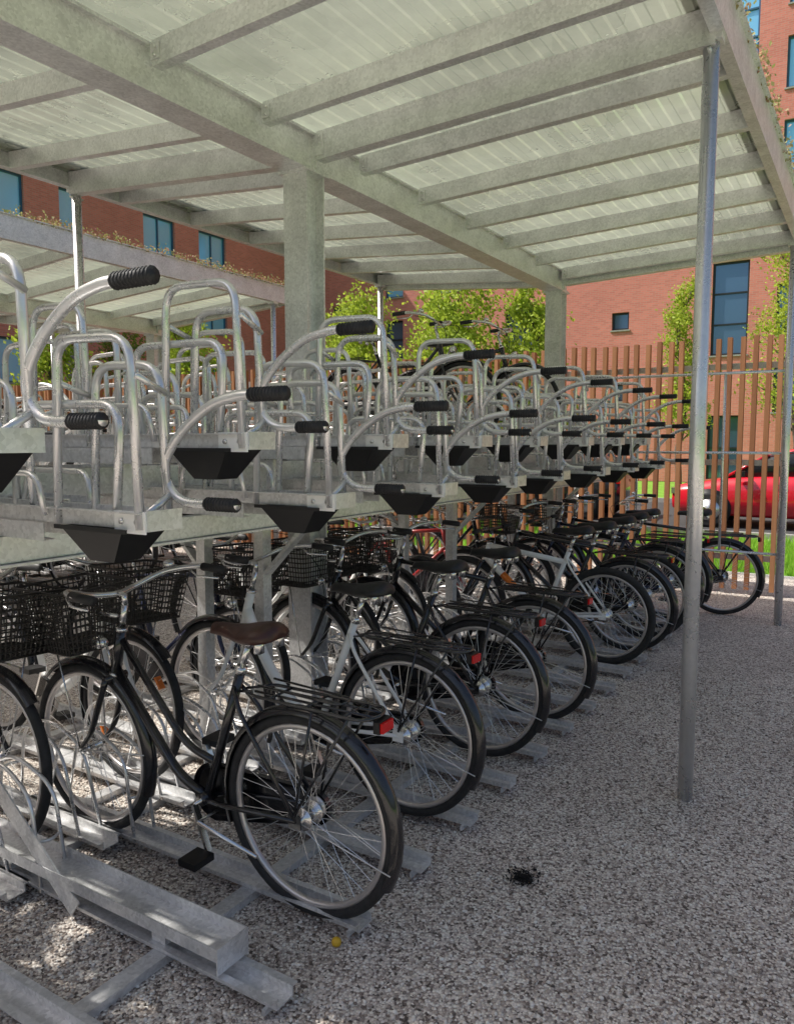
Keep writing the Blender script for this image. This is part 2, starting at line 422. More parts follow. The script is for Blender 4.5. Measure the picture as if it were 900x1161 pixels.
def chan_mesh(brace=False):
    mb=MB();Lc=1.72;w=.032
    mb.box((-Lc,-w,.018),(0,w,.022),GALV)
    mb.box((-Lc,-w-.004,.018),(0,-w,.05),GALV);mb.box((-Lc,w,.018),(0,w+.004,.05),GALV)
    mb.box((-Lc,-w-.024,.046),(0,-w-.004,.05),GALV);mb.box((-Lc,w+.004,.046),(0,w+.024,.05),GALV)
    mb.box((-.04,-w-.02,0.0),(-.03,w+.02,.018),GALV)
    for s in(-1,1):
        mb.tube(fillet([(-1.05,s*.05,.03),(-1.1,s*.045,.36),(-1.3,s*.03,.44),(-1.5,s*.045,.36),(-1.6,s*.05,.03)],.08,5),.007,GALVT,8)
    mb.tube(fillet([(-1.08,-.05,.2),(-1.05,0,.2),(-1.08,.05,.2)],.03,4),.006,GALVT,6)
    if brace:
        mb.bar((-.85,-.06,.04),(-1.5,-.06,.52),.006,.07,GALV)
        for a in((-.064,-.06),(.06,.064)): mb.box((-1.6,a[0]+.0,.1),(-.2,a[1],.14),GALV)
        mb.box((-1.6,-.06,.1),(-.2,.06,.104),GALV);mb.box((-.2,-.064,.06),(-.195,.064,.14),GALV)
        mb.box((-.5,-.04,.051),(-.44,.04,.099),GALV);mb.box((-1.3,-.04,.051),(-1.24,.04,.099),GALV)
    return mb.mesh('wheel_channel')
CHAN=chan_mesh();CHANB=chan_mesh(True)
def rack(xc,y0,y1):
    K=empty('two_tier_bicycle_rack')
    n=0;i=0
    y=y0
    while y<=y1:
        for side in(1,-1):
            yy=y+(0 if side>0 else .2)
            if yy>y1+.05: continue
            hi=(i%2==0)
            o=mkobj(TRAY,'upper_tray_%d'%n,K)
            jit=U(-.02,.02)
            o.location=(xc+side*(1.15+jit),yy,1.58 if hi else 1.37)
            o.rotation_euler=(0,0,(0 if side>0 else math.pi)+U(-.012,.012))
            yg=yy+.15*side
            o=mkobj(CHANB if(side>0 and abs(yg-1.55)<.1) else CHAN,'ground_channel_%d'%n,K)
            o.location=(xc+side*1.42,yg,0.012);o.rotation_euler=(0,0,(0 if side>0 else math.pi)+U(-.006,.006))
            n+=1
        y+=.4;i+=1
    mb=MB()
    for s in(1,-1):
        for xo in(.95,.12):
            x=xc+s*xo
            mb.box((x-.03,y0-.3,.001),(x+.03,y1+.3,.029),GALV)
        x=xc+s*.5
        mb.box((x-.025,y0-.3,1.23),(x+.025,y1+.3,1.312),GALV)
        mb.box((x-.05,y0-.3,1.22),(x+.05,y1+.3,1.228),GALV)
        x=xc+s*.2
        mb.box((x-.025,y0-.3,1.4),(x+.025,y1+.3,1.5),GALV)
    mb.obj('longitudinal_beams',K)
    mb=MB()
    y=y0+.65
    while y<y1+.2:
        for s in(1,-1):
            x=xc+s*.2;mb.box((x-.03,y-.03,0),(x+.03,y+.03,1.4),GALV)
            mb.bar((x+s*.03,y,.95),(xc+s*.5,y,1.22),.02,.05,GALV,up=V((0,1,0)))
        mb.box((xc-.47,y-.02,1.24),(xc+.47,y+.02,1.29),GALV)
        y+=2.0
    y=y0;i=0
    while y<=y1:
        if i%2==0:
            for s in(1,-1):
                x=xc+s*.5
                yy=y+(0 if s>0 else .2)
                mb.box((x-.02,yy-.03,1.313),(x+.02,yy+.03,1.52),GALV)
        y+=.4;i+=1
    mb.obj('posts',K)
    return K
rack(-2.75,.2,7.3)
rack(-8.55,.2,7.3)

# ------------------------------------------------------------------ bicycles
WR=.335
def ring(cx,cz,r,n,y=0,a0=0,a1=2*math.pi,inc=False):
    k=n+1 if inc else n
    return [(cx+r*math.cos(a0+(a1-a0)*i/n),y,cz+r*math.sin(a0+(a1-a0)*i/n)) for i in range(k)]
def wheel_mesh(fat=False,refl=False,hubbig=False,rimm=RIM):
    mb=MB();t=.026 if fat else .019
    mb.tube(ring(0,0,WR-t+.012,60),t,TYRE,10,closed=True)
    mb.tube(ring(0,0,WR-2*t+.006,60),.012,rimm,8,closed=True)
    rr=WR-2*t
    h=.022 if not hubbig else .04
    mb.tube([(0,-.05,0),(0,-.032,0),(0,-.031,0),(0,-.028,0),(0,-.027,0),(0,.027,0),(0,.028,0),(0,.031,0),(0,.032,0),(0,.05,0)],[.012,.012,h,h,h*.7,h*.7,h,h,.012,.012],CHROME,14)
    mb.tube([(0,-.062,0),(0,.062,0)],.005,STEEL,6)
    for i in range(36):
        a=2*math.pi*i/36;s=1 if i%2 else -1;off=(.5 if (i//2)%2 else -.5)
        p=(math.cos(a+off)*h,s*.029,math.sin(a+off)*h);q=(math.cos(a)*rr,0,math.sin(a)*rr)
        mb.tube([p,q],.00125,STEEL,4,cap=False)
    if refl:
        for k in range(2):
            a=.9+k*math.pi;c=V((math.cos(a)*.24,0,math.sin(a)*.24));d=V((-math.sin(a),0,math.cos(a)))
            mb.bar(c-d*.03,c+d*.03,.012,.03,ORANGE,up=V((0,1,0)))
    return mb
def fender(mb,cx,cz,r,a0,a1,w,mat,seg=26):
    vs=[];fs=[];P=[(-1,-.016),(-.85,.0),(-.4,.008),(0,.011),(.4,.008),(.85,0),(1,-.016)]
    for i in range(seg+1):
        a=a0+(a1-a0)*i/seg
        for py,pr in P:
            rr=r+pr;vs.append((cx+rr*math.cos(a),py*w/2,cz+rr*math.sin(a)))
    n=len(P)
    for i in range(seg):
        for k in range(n-1): fs.append((i*n+k,i*n+k+1,(i+1)*n+k+1,(i+1)*n+k))
    mb.add(vs,fs,mat,True)
cache={}
def cm(key,fn):
    if key not in cache: cache[key]=fn()
    return cache[key]
HUBZ=WR+.01
def frame_mesh(style,mat):
    mb=MB();bb=V((-.46,0,.285));hub=V((0,0,HUBZ));st=V((-.27,0,.79))
    ht0=V((-.935,0,.66));ht1=V((-.88,0,.86))
    if style=='mtb': ht1=V((-.895,0,.8))
    mb.tube([ht0,ht1],.021,mat,12);mb.tube([ht0,ht0+(ht1-ht0)*.08],.024,CHROME,12);mb.tube([ht1-(ht1-ht0)*.06,ht1],.024,CHROME,12)
    mb.tube([bb,st],.017,mat,12)
    mb.tube([bb+V((0,-.035,0)),bb+V((0,.035,0))],.022,mat,12)
    if style=='step':
        mb.tube(fillet([ht0.lerp(ht1,.15),(-.60,0,.33),bb],.08,6),.018,mat,12)
        mb.tube(fillet([ht0.lerp(ht1,.8),(-.56,0,.46),bb.lerp(st,.28)],.1,6),.014,mat,12)
    elif style=='swan':
        mb.tube(catmull([ht0.lerp(ht1,.5),(-.8,0,.55),(-.66,0,.39),(-.54,0,.31),bb],5),.026,mat,12)
    elif style=='mtb':
        mb.tube([ht0.lerp(ht1,.2),bb],.026,mat,12);mb.tube([ht0.lerp(ht1,.85),bb.lerp(st,.82)],.02,mat,12)
        p=ht0.lerp(ht1,.2).lerp(bb,.3);q=ht0.lerp(ht1,.2).lerp(bb,.55);mb.tube([p,q],.0265,ORANGE if mat is WHT else GRYF,12)
    else:
        mb.tube([ht0.lerp(ht1,.15),bb],.018,mat,12);mb.tube([ht0.lerp(ht1,.85),bb.lerp(st,.95)],.0155,mat,12)
    for s in(-1,1):
        mb.tube(fillet([bb+V((0,s*.02,0)),bb+V((.12,s*.05,.02)),hub+V((0,s*.062,0))],.05,4),.009,mat,8)
        mb.tube(fillet([bb.lerp(st,.88)+V((0,s*.015,0)),bb.lerp(st,.85)+V((.05,s*.045,-.05)),hub+V((0,s*.062,0))],.04,4),.008,mat,8)
        mb.box((-.03,s*.062-.003,HUBZ-.025),(.02,s*.062+.003,HUBZ+.02),mat)
    mb.tube([st,(-.235,0,.885)],.0125,CHROME,10);mb.tube([st-V((.005,0,.012)),st+V((.004,0,.012))],.02,CHROME,10)
    mb.tube([(-.235,0,.88),(-.22,0,.9)],.018,CHROME,8)
    for s in(-1,1): mb.tube([(-.33,s*.02,.915),(-.25,s*.03,.895),(-.18,s*.04,.915)],.0035,CHROME,6)
    mb.tube(ring(-.2,.585,.05,14,0,-.6,3.8,True),.008,PLAS,6)
    return mb.mesh('frame')
def fork_mesh(style,mat,fen):
    mb=MB();hx=-1.1
    ht0=V((-.935,0,.655));
    mb.tube([ht0+V((0,-.05,0)),ht0+V((0,.05,0))],.014,mat if style!='mtb' else BLK,8)
    for s in(-1,1):
        if style=='mtb': mb.tube([ht0+V((-.005,s*.055,.0)),(-1.03,s*.058,.48),(-1.03,s*.058,.479),(hx,s*.058,HUBZ)],[.016,.016,.02,.019],BLK,10)
        else: mb.tube(catmull([ht0+V((0,s*.045,0)),(-.985,s*.052,.53),(-1.03,s*.055,.43),(hx,s*.058,HUBZ)],5),[.013]*6+[.012]*5+[.0095]*5,mat,10)
    top=V((-.855,0,.95)) if style!='mtb' else V((-.875,0,.87))
    mb.tube([(-.88,0,.86),top],.0125,CHROME,10)
    if fen:
        for s in(-1,1): mb.tube([(hx,s*.055,HUBZ),(hx+.36*math.cos(.35),s*.026,HUBZ+.36*math.sin(.35)*.3)],.0025,STEEL,5)
    if style!='mtb': mb.tube([(-.98,0,.78),(-1.0,0,.78),(-1.03,0,.78)],[.012,.028,.03],CHROME,12);mb.tube([(-.95,0,.7),(-.98,0,.78)],.005,CHROME,6)
    return mb.mesh('fork')
def bar_mesh(style):
    mb=MB();
    if style=='mtb':
        c=V((-.91,0,.89));mb.tube([(-.875,0,.87),c],.015,BLK,8)
        mb.tube(fillet([(-.87,-.33,.91),(-.9,-.12,.9),c,(-.9,.12,.9),(-.87,.33,.91)],.06,3),.011,BLK,8)
        for s in(-1,1): mb.tube([(-.88,s*.22,.91),(-.87,s*.34,.91)],.016,RUB,8);mb.tube([(-.9,s*.19,.9),(-.95,s*.2,.88),(-.93,s*.28,.88)],.005,CHROME,6)
    else:
        c=V((-.89,0,.99));mb.tube([(-.855,0,.95),(-.853,0,.985),c],.013,CHROME,8)
        mb.tube(catmull([(-.64,-.3,1.05),(-.76,-.3,1.055),(-.87,-.22,1.04),(-.91,-.1,1.0),c,(-.91,.1,1.0),(-.87,.22,1.04),(-.76,.3,1.055),(-.64,.3,1.05)],4),.011,CHROME,8)
        for s in(-1,1):
            mb.tube([(-.63,s*.3,1.05),(-.745,s*.3,1.055)],.0165,RUB,10)
            mb.tube([(-.8,s*.28,1.04),(-.77,s*.29,1.015),(-.66,s*.3,1.015)],.005,CHROME,6)
            mb.tube(catmull([(-.81,s*.27,1.03),(-.98,s*.17,.98),(-.98,s*.05,.86),(-.95,s*.03,.68)],5),.0025,RUB,5)
        mb.tube([(-.83,.2,1.065),(-.83,.2,1.085),(-.83,.2,1.095)],[.025,.022,.004],CHROME,12)
    return mb.mesh('handlebar')
def saddle_mesh(mat):
    mb=MB();rings=[]
    S=[(-.40,.012,.012,.932),(-.385,.02,.02,.938),(-.34,.024,.024,.94),(-.29,.035,.028,.938),(-.24,.06,.032,.94),(-.19,.083,.036,.948),(-.14,.09,.038,.955),(-.115,.075,.032,.955),(-.1,.04,.018,.95)]
    for x,w,h,z in S:
        rr=[]
        for k in range(14):
            a=2*math.pi*k/14;sy=math.cos(a);sz=math.sin(a)
            rr.append((x,w*sy,z-.01+(h*.75 if sz>0 else h)*sz-(.018*abs(sy)**2)))
        rings.append(rr)
    mb.loft(rings,mat);
    for s in(-1,1):
        mb.tube([(-.14,s*.05,.93),(-.14,s*.05,.88),(-.135,s*.05,.879)],[.018,.018,.004],CHROME,10)
    return mb.mesh('saddle')
def drive_mesh(guard,mat):
    mb=MB();bb=V((-.46,0,.285))
    mb.tube([bb+V((0,-.065,0)),bb+V((0,.065,0))],.008,CHROME,8)
    a=U(0,6.28)
    for s in(-1,1):
        d=V((math.cos(a),0,math.sin(a)))*s*.17
        p=bb+V((0,s*.065,0));q=p+d
        mb.bar(p,q,.012,.022,CHROME,up=V((0,1,0)))
        q2=q+V((0,s*.06,0));mb.box((q2.x-.04,q2.y-.045,q2.z-.012),(q2.x+.04,q2.y+.045,q2.z+.012),PLAS)
    mb.tube([bb+V((0,.045,0)),bb+V((0,.049,0))],.09,CHROME if not guard else PLAS,24)
    mb.tube([(0,.045,HUBZ),(0,.049,HUBZ)],.04,STEEL,16)
    for s in(-1,1): mb.tube([bb+V((0,.047,s*.088)),(0,.047,HUBZ+s*.039)],.004,PLAS,5)
    if guard:
        out=[(bb.x+.11*math.cos(t),bb.z+.11*math.sin(t)) for t in[math.pi*.5+math.pi*k/10 for k in range(11)]]
        out+=[(0+.06*math.cos(t),HUBZ+.06*math.sin(t)) for t in[-math.pi*.5+math.pi*k/8 for k in range(9)]]
        n=len(out);vs=[(x,.056,z) for x,z in out]+[(x,.036,z) for x,z in out]
        fs=[tuple(range(n))]+[(i,(i+1)%n,n+(i+1)%n,n+i) for i in range(n)]
        mb.add(vs,fs,mat)
    mb.tube([(-.38,-.03,.27),(-.42,-.09,.24),(-.14,-.1,.2)],.007,CHROME,8)
    return mb.mesh('drivetrain')
def fend_mesh(mat):
    mb=MB()
    fender(mb,0,HUBZ,WR+.022,math.radians(-28),math.radians(200),.056,mat)
    fender(mb,-1.1,HUBZ,WR+.022,math.radians(-22),math.radians(135),.052,mat)
    for s in(-1,1):
        mb.tube([(0,s*.06,HUBZ),(.352*math.cos(-.3),s*.027,HUBZ+.352*math.sin(-.3))],.0025,STEEL,5)
    return mb.mesh('mudguards')
def rack_mesh(mat):
    mb=MB();z=.735
    mb.tube(fillet([(-.2,-.03,z),(-.17,-.06,z),(.27,-.065,z),(.3,0,z),(.27,.065,z),(-.17,.06,z),(-.2,.03,z)],.03,4),.006,mat,8)
    for y in(-.022,.022): mb.tube([(-.19,y,z),(.29,y,z)],.0045,mat,6)
    for x in(-.1,.05,.2): mb.tube([(x,-.062,z),(x,.062,z)],.0045,mat,6)
    for s in(-1,1):
        for x in(.22,.08): mb.tube([(x,s*.062,z),(0.0,s*.068,HUBZ+.02)],.005,mat,6)
        mb.tube([(-.2,s*.03,z),(-.265,s*.018,.72)],.005,mat,6)
    mb.tube(fillet([(-.16,-.04,z+.03),(.17,-.035,z+.02),(.17,.035,z+.02),(-.16,.04,z+.03)],.03,3),.004,mat,6)
    mb.box((.29,-.035,z-.045),(.312,.035,z-.008),PLAS);mb.box((.312,-.03,z-.042),(.322,.03,z-.012),REDR)
    return mb.mesh('luggage_rack')
def basket_mesh(mat):
    mb=MB();x0,x1=-1.3,-1.0;z0,z1=.76,1.0;n=9
    def rect(t,nn=0):
        e=.035*(1-t);z=z0+(z1-z0)*t;a=x0+e;b=x1-e*.4;w=.17-e
        return a,b,w,z
    for k in range(n+1):
        a,b,w,z=rect(k/n)
        mb.tube(fillet([(a,-w,z),(b,-w,z),(b,w,z),(a,w,z),(a,-w,z)],.03,2),.006 if k in(0,n) else .0035,mat,5)
    lo=rect(0);hi=rect(1)
    for i in range(15):
        t=i/14
        for s in(-1,1):
            mb.tube([(lo[0]+(lo[1]-lo[0])*t,s*lo[2],lo[3]),(hi[0]+(hi[1]-hi[0])*t,s*hi[2],hi[3])],.003,mat,4)
        mb.tube([(lo[0],-lo[2]+2*lo[2]*t,lo[3]),(hi[0],-hi[2]+2*hi[2]*t,hi[3])],.003,mat,4)
        mb.tube([(lo[1],-lo[2]+2*lo[2]*t,lo[3]),(hi[1],-hi[2]+2*hi[2]*t,hi[3])],.003,mat,4)
        mb.tube([(lo[0],-lo[2]+2*lo[2]*t,lo[3]),(lo[1],-lo[2]+2*lo[2]*t,lo[3])],.003,mat,4)
        mb.tube([(lo[0]+(lo[1]-lo[0])*t,-lo[2],lo[3]),(lo[0]+(lo[1]-lo[0])*t,lo[2],lo[3])],.003,mat,4)
    mb.tube([(-1.0,0,.9),(-.9,0,.9)],.008,CHROME,6)
    for s in(-1,1): mb.tube([(-1.15,s*.1,.76),(-1.1,s*.06,HUBZ)],.004,CHROME,6)
    return mb.mesh('front_basket')
def bicycle(x,y,z=.035,rev=False,style='step',mat=BLK,saddle=BLACKL,fen=True,rack_=True,basket=False,guard=True,fat=False,refl=False,fmat=None,lean=None,yaw=0):
    B=empty('bicycle',(x,y,z),((U(-.05,.05) if lean is None else lean),0,(math.pi if rev else 0)+yaw+U(-.02,.02)))
    fmat=fmat or BLK
    mkobj(cm(('fr',style,mat.name),lambda:frame_mesh(style,mat)),'frame',B)
    mkobj(cm(('fk',style,mat.name,fen),lambda:fork_mesh(style,mat,fen)),'fork',B)
    mkobj(cm(('hb',style=='mtb'),lambda:bar_mesh(style)),'handlebar',B)
    mkobj(cm(('sd',saddle.name),lambda:saddle_mesh(saddle)),'saddle',B)
    mkobj(cm(('dr',guard,int(U(0,3))),lambda:drive_mesh(guard,BLK)),'drivetrain',B)
    wm=cm(('wh',fat,refl),lambda:wheel_mesh(fat,refl).mesh('wheel'))
    wb=cm(('whb',fat,refl),lambda:wheel_mesh(fat,refl,True).mesh('wheel'))
    for nme,px,mm in(('rear_wheel',0,wb),('front_wheel',-1.1,wm)):
        o=mkobj(mm,nme,B);o.location=(px,0,HUBZ-.008);o.rotation_euler=(0,U(0,6.28),0)
    if fen: mkobj(cm(('fn',fmat.name),lambda:fend_mesh(fmat)),'mudguards',B)
    if rack_: mkobj(cm('rk',lambda:rack_mesh(BLK)),'luggage_rack',B)
    if basket: mkobj(cm('bk',lambda:basket_mesh(WICK)),'front_basket',B)
    return B
near=[(-1.53,1.92,dict(style='step',mat=BLK,saddle=BROWNL,basket=True,lean=.03)),
(-1.62,2.68,dict(style='swan',mat=WHT,basket=False,lean=-.03)),
(-1.62,3.4,dict(style='step',mat=BLK,basket=True,lean=-.02)),
(-1.58,4.0,dict(style='diamond',mat=BLK,basket=True)),
(-1.56,5.3,dict(style='mtb',mat=WHT,fen=False,rack_=False,guard=False,fat=True)),
(-1.52,5.75,dict(style='diamond',mat=BLK,fen=True)),
(-1.5,6.2,dict(style='mtb',mat=BLK,fen=False,rack_=False,guard=False,fat=True)),
(-1.5,6.6,dict(style='diamond',mat=BLUEP)),
(-1.5,7.0,dict(style='diamond',mat=BLK,basket=True))]
for xx,yy,kw in near: bicycle(xx,yy,**kw)
bicycle(-1.15,7.55,z=.01,style='diamond',mat=BLK,yaw=.12)
far=[(1.6,dict(mat=BLK,basket=True)),(2.3,dict(style='swan',mat=WHT,refl=True,basket=True)),(3.0,dict(style='diamond',mat=BLUEP,basket=True)),
(3.85,dict(style='step',mat=WHT,basket=True)),(4.5,dict(style='swan',mat=WHT)),(5.0,dict(style='diamond',mat=WHT)),
(5.6,dict(style='diamond',mat=REDF)),(6.2,dict(style='step',mat=BLK,basket=True)),(6.9,dict(style='diamond',mat=BLK)),(.8,dict(style='diamond',mat=BLK))]
for yy,kw in far: bicycle(-3.95+U(-.05,.05),yy,rev=True,**kw)
bicycle(-3.95,5.6,z=1.56,rev=True,style='step',mat=BLK,lean=0)
bicycle(-3.75,6.4,z=1.58,rev=True,style='diamond',mat=BLK,lean=0)
for yy in(.9,1.7,2.6,3.4,4.3,5.0,5.9,6.7):
    bicycle(-7.2,yy,style=random.choice(['step','diamond','swan']),mat=random.choice([BLK,BLK,GRYF,WHT,BLUEP]),basket=R()<.4)

# ------------------------------------------------------------------ railing & fence
mb=MB()
for z in(2.2,.62,1.5): mb.tube([(-2.6,7.36,z),(-.65,7.36,z)],.012,GALVT,8)
for x in(-1.15,-1.9): mb.tube([(x,7.36,.62),(x,7.36,2.2)],.012,GALVT,8)
mb.obj('metal_railing')
mb=MB()
x=-15.5
while x<-.78:
    t=U(-.012,.012);h=2.66+U(-.015,.015);yo=.0 if int(x*8.33)%2 else .02
    mb.hexa([(x,8.65+yo,.05),(x+.045,8.65+yo,.05),(x+.045,8.72+yo,.05),(x,8.72+yo,.05),(x+t,8.65+yo,h),(x+.045+t,8.65+yo,h),(x+.045+t,8.72+yo,h),(x+t,8.72+yo,h)],WOOD)
    x+=.12
F=empty('wooden_slat_fence')
mb.obj('slats',F)
mb=MB()
for z in(.35,1.35,2.35): mb.box((-15.5,8.745,z),(-.75,8.785,z+.06),GALV)
x=-15.4
while x<-.7: mb.box((x,8.79,0),(x+.06,8.85,2.5),GALV);x+=2.43
mb.obj('fence_rails',F)

# ------------------------------------------------------------------ buildings
def facade(mbw,mbg,O,ud,nd,W,H,wins):
    O=V(O);ud=V(ud);nd=V(nd)
    us=sorted({0,W,*[w[0] for w in wins],*[w[1] for w in wins]});zs=sorted({0,H,*[w[2] for w in wins],*[w[3] for w in wins]})
    P=lambda u,z,d=0:O+ud*u+V((0,0,z))-nd*d
    for i in range(len(us)-1):
        for j in range(len(zs)-1):
            uc=(us[i]+us[i+1])/2;zc=(zs[j]+zs[j+1])/2
            if any(w[0]<uc<w[1] and w[2]<zc<w[3] for w in wins): continue
            mbw.add([P(us[i],zs[j]),P(us[i+1],zs[j]),P(us[i+1],zs[j+1]),P(us[i],zs[j+1])],[(0,1,2,3)],BRICK)
    for u0,u1,z0,z1,kind in wins:
        d=.18
        mbw.add([P(u0,z0),P(u1,z0),P(u1,z1),P(u0,z1),P(u0,z0,d),P(u1,z0,d),P(u1,z1,d),P(u0,z1,d)],[(0,1,5,4),(1,2,6,5),(2,3,7,6),(3,0,4,7)],BRICK)
        g=GLASS if kind!='d' else DGLASS;fm=FRAMEB if kind!='d' else FRAMED
        mbg.add([P(u0,z0,d-.01),P(u1,z0,d-.01),P(u1,z1,d-.01),P(u0,z1,d-.01)],[(0,1,2,3)],g)
        def fr(a,b_,c,e):
            mbg.add([P(a,c,d-.015),P(b_,c,d-.015),P(b_,e,d-.015),P(a,e,d-.015),P(a,c,d-.07),P(b_,c,d-.07),P(b_,e,d-.07),P(a,e,d-.07)],[(4,5,6,7),(0,1,5,4),(1,2,6,5),(2,3,7,6),(3,0,4,7)],fm)
        f=.07
        fr(u0,u0+f,z0,z1);fr(u1-f,u1,z0,z1);fr(u0+f,u1-f,z0,z0+f);fr(u0+f,u1-f,z1-f,z1)
        n=max(1,round((u1-u0)/.9))
        for k in range(1,n): uu=u0+(u1-u0)*k/n;fr(uu-.03,uu+.03,z0+f,z1-f)
        nz=max(1,round((z1-z0)/1.1))
        if kind=='d' or z1-z0>2:
            for k in range(1,nz): zz=z0+(z1-z0)*k/nz;fr(u0+f,u1-f,zz-.03,zz+.03)
        mbg.add([P(u0-.05,z0-.06,0),P(u1+.05,z0-.06,0),P(u1+.05,z0-.004,0),P(u0-.05,z0-.004,0),P(u0-.05,z0-.06,-.05),P(u1+.05,z0-.06,-.05),P(u1+.05,z0-.004,-.05),P(u0-.05,z0-.004,-.05)],[(4,5,6,7),(0,1,5,4),(1,2,6,5),(2,3,7,6),(3,0,4,7)],CONC)
Bd=empty('brick_apartment_building')
mw=MB();mg=MB();wins=[]
H=22
cols=[(-22.9,1.5,'s'),(-20.0,1.0,'w'),(-17.0,1.6,'w'),(-13.4,1.6,'w'),(-9.1,.6,'q'),(-4.95,1.3,'s'),(-2.6,1.5,'w'),(1.2,1.6,'w'),(4.8,1.6,'w'),(8.4,1.4,'s'),(12,1.6,'w'),(16,1.6,'w'),(20,1.6,'w')]
for cx,w,k in cols:
    u=cx+26
    if k=='s':
        wins.append((u-w/2,u+w/2,4.9,8.4,'d'));wins.append((u-w/2,u+w/2,10.3,13.4,'b'));wins.append((u-w/2,u+w/2,14.4,18.4,'b'));wins.append((u-w/2,u+w/2,.1,2.6,'d'))
    else:
        for r in range(6):
            zc=3.6+2.9*r
            if k=='q': hw=.35;wins.append((u-hw,u+hw,zc-.35,zc+.35,'d'))
            else: wins.append((u-w/2,u+w/2,zc-.9,zc+.9,'b' if r>1 else 'd'))
facade(mw,mg,(-26,32,0),(1,0,0),(0,-1,0),52,H,wins)
mw.box((-26,32.4,H-.2),(26,46,H),CONC);mw.box((-26,32,H),(26,32.4,H+.3),CONC)
mw.box((-26,44,0),(26,45,H-.2),BRICK);mw.box((25.7,32.3,0),(26,44,H-.2),BRICK)
mw.obj('walls',Bd);mg.obj('windows',Bd)
Bd=empty('brick_apartment_building')
mw=MB();mg=MB();wins=[]
yv=1.5
k=0
while yv<56:
    w=[1.7,1.2,.9,1.7][k%4]
    for r in range(5):
        zc=1.6+2.9*r
        wins.append((yv,yv+w,zc-.8,zc+.8,'b' if (k+r)%5 else 'd'))
    yv+=[3.4,2.6,3.9,3.1][k%4];k+=1
facade(mw,mg,(-26.3,-28,0),(0,1,0),(1,0,0),60,17.5,wins)
mw.box((-40,-28,17.3),(-26.7,31.9,17.5),CONC);mw.box((-26.7,-28,17.5),(-26.3,31.9,17.8),CONC)
mw.box((-40,-28,0),(-39.6,31.9,17.3),BRICK);mw.box((-39.6,-28,0),(-26.7,-27.7,17.3),BRICK)
mw.obj('walls',Bd);mg.obj('windows',Bd)

# ------------------------------------------------------------------ trees
def tree(x,y,h,spread,leafn,mat,seed,base=.25,name='young_tree'):
    random.seed(seed)
    T=empty(name,(x,y,0));mb=MB();tips=[]
    N=8;pts=[V((U(-.03,.03)*i,U(-.03,.03)*i,h*.85*i/N)) for i in range(N+1)]
    mb.tube(pts,[.07*(h/5)*(1-.85*i/N)+.006 for i in range(N+1)],BARK,8)
    nb=int(10+h*2)
    for i in range(nb):
        t=base+(1-base)*(i+R())/nb;p=pts[min(N-1,int(t*N))].lerp(pts[min(N,int(t*N)+1)],(t*N)%1)
        a=i*2.4+U(-.4,.4);L=spread*(1-.6*((t-base)/(1-base)))*U(.6,1.1)
        d=V((math.cos(a),math.sin(a),U(.5,1.1))).normalized()
        q=p+d*L*.5+V((0,0,.04));r=p+d*L+V((U(-.1,.1),U(-.1,.1),.15*L))
        mb.tube([p,q,r],[.018*(h/5),.011*(h/5),.004],BARK,5)
        for k in range(3):
            b0=p.lerp(r,U(.35,.9));e=b0+V((U(-1,1),U(-1,1),U(0,1))).normalized()*L*.4
            mb.tube([b0,e],[.006,.003],BARK,4);tips+=[e,b0.lerp(e,.5)]
        tips+=[q,r,r]
    mb.obj('trunk',T)
    mb=MB();vs=[];fs=[]
    for i in range(leafn):
        c=random.choice(tips);s=spread*.12
        p=c+V((random.gauss(0,s),random.gauss(0,s),random.gauss(0,s)))
        n=V((U(-1,1),U(-1,1),U(-.2,1))).normalized();e=n.cross(V((R(),R(),R()+.1))).normalized();f=n.cross(e)
        l=U(.03,.06)
        o=len(vs);vs+=[p-e*l,p-f*l*.55,p+e*l,p+f*l*.55];fs.append((o,o+1,o+2,o+3))
    mb.add(vs,fs,mat);mb.obj('foliage',T)
    random.seed(seed+100)
tree(-9.1,13.2,4.9,1.3,7000,LEAF2,1)
tree(-10.6,14.5,5.0,1.2,6000,LEAF2,2)
tree(-6.9,13,4.9,1.6,9500,LEAF2,3)
tree(-5.4,13.3,4.8,1.1,6000,LEAF2,13)
tree(-4.5,21.8,6.6,1.0,5500,LEAF2,4)
tree(-1.7,21.8,7.2,1.7,8500,LEAF2,5)
tree(-14.5,9.8,4.9,1.2,6000,LEAF2,6)
tree(-17,4.5,4.4,1.3,6000,LEAF,7)
tree(-12.2,11.5,4.8,1.2,6000,LEAF2,8)
tree(-20,16,5.5,1.6,6000,LEAF,9)
tree(-5.6,-.5,5.8,1.7,3800,LEAF,21,base=.5)  # unseen tree, added out of view to dapple sunlight on the near-left ground
def shrub(x,y,w,h,n,mat):
    mb=MB();vs=[];fs=[]
    cl=[(x+U(-w,w)*.5,y+U(-.4,.4),U(.15,1)*h,U(.2,.4)) for _ in range(int(w*7))]
    for i in range(n):
        c=random.choice(cl);p=V((c[0]+random.gauss(0,c[3]*.5),c[1]+random.gauss(0,c[3]*.5),max(0,c[2]+random.gauss(0,c[3]*.5))))
        nn=V((U(-1,1),U(-1,1),U(-.2,1))).normalized();e=nn.cross(V((R(),R(),R()+.1))).normalized();f=nn.cross(e);l=U(.025,.05)
        o=len(vs);vs+=[p-e*l,p-f*l*.55,p+e*l,p+f*l*.55];fs.append((o,o+1,o+2,o+3))
    mb.add(vs,fs,mat);mb.obj('shrub')
shrub(-9,12.6,5,1.0,9000,LEAF);shrub(-15,12,6,1.3,9000,LEAF)

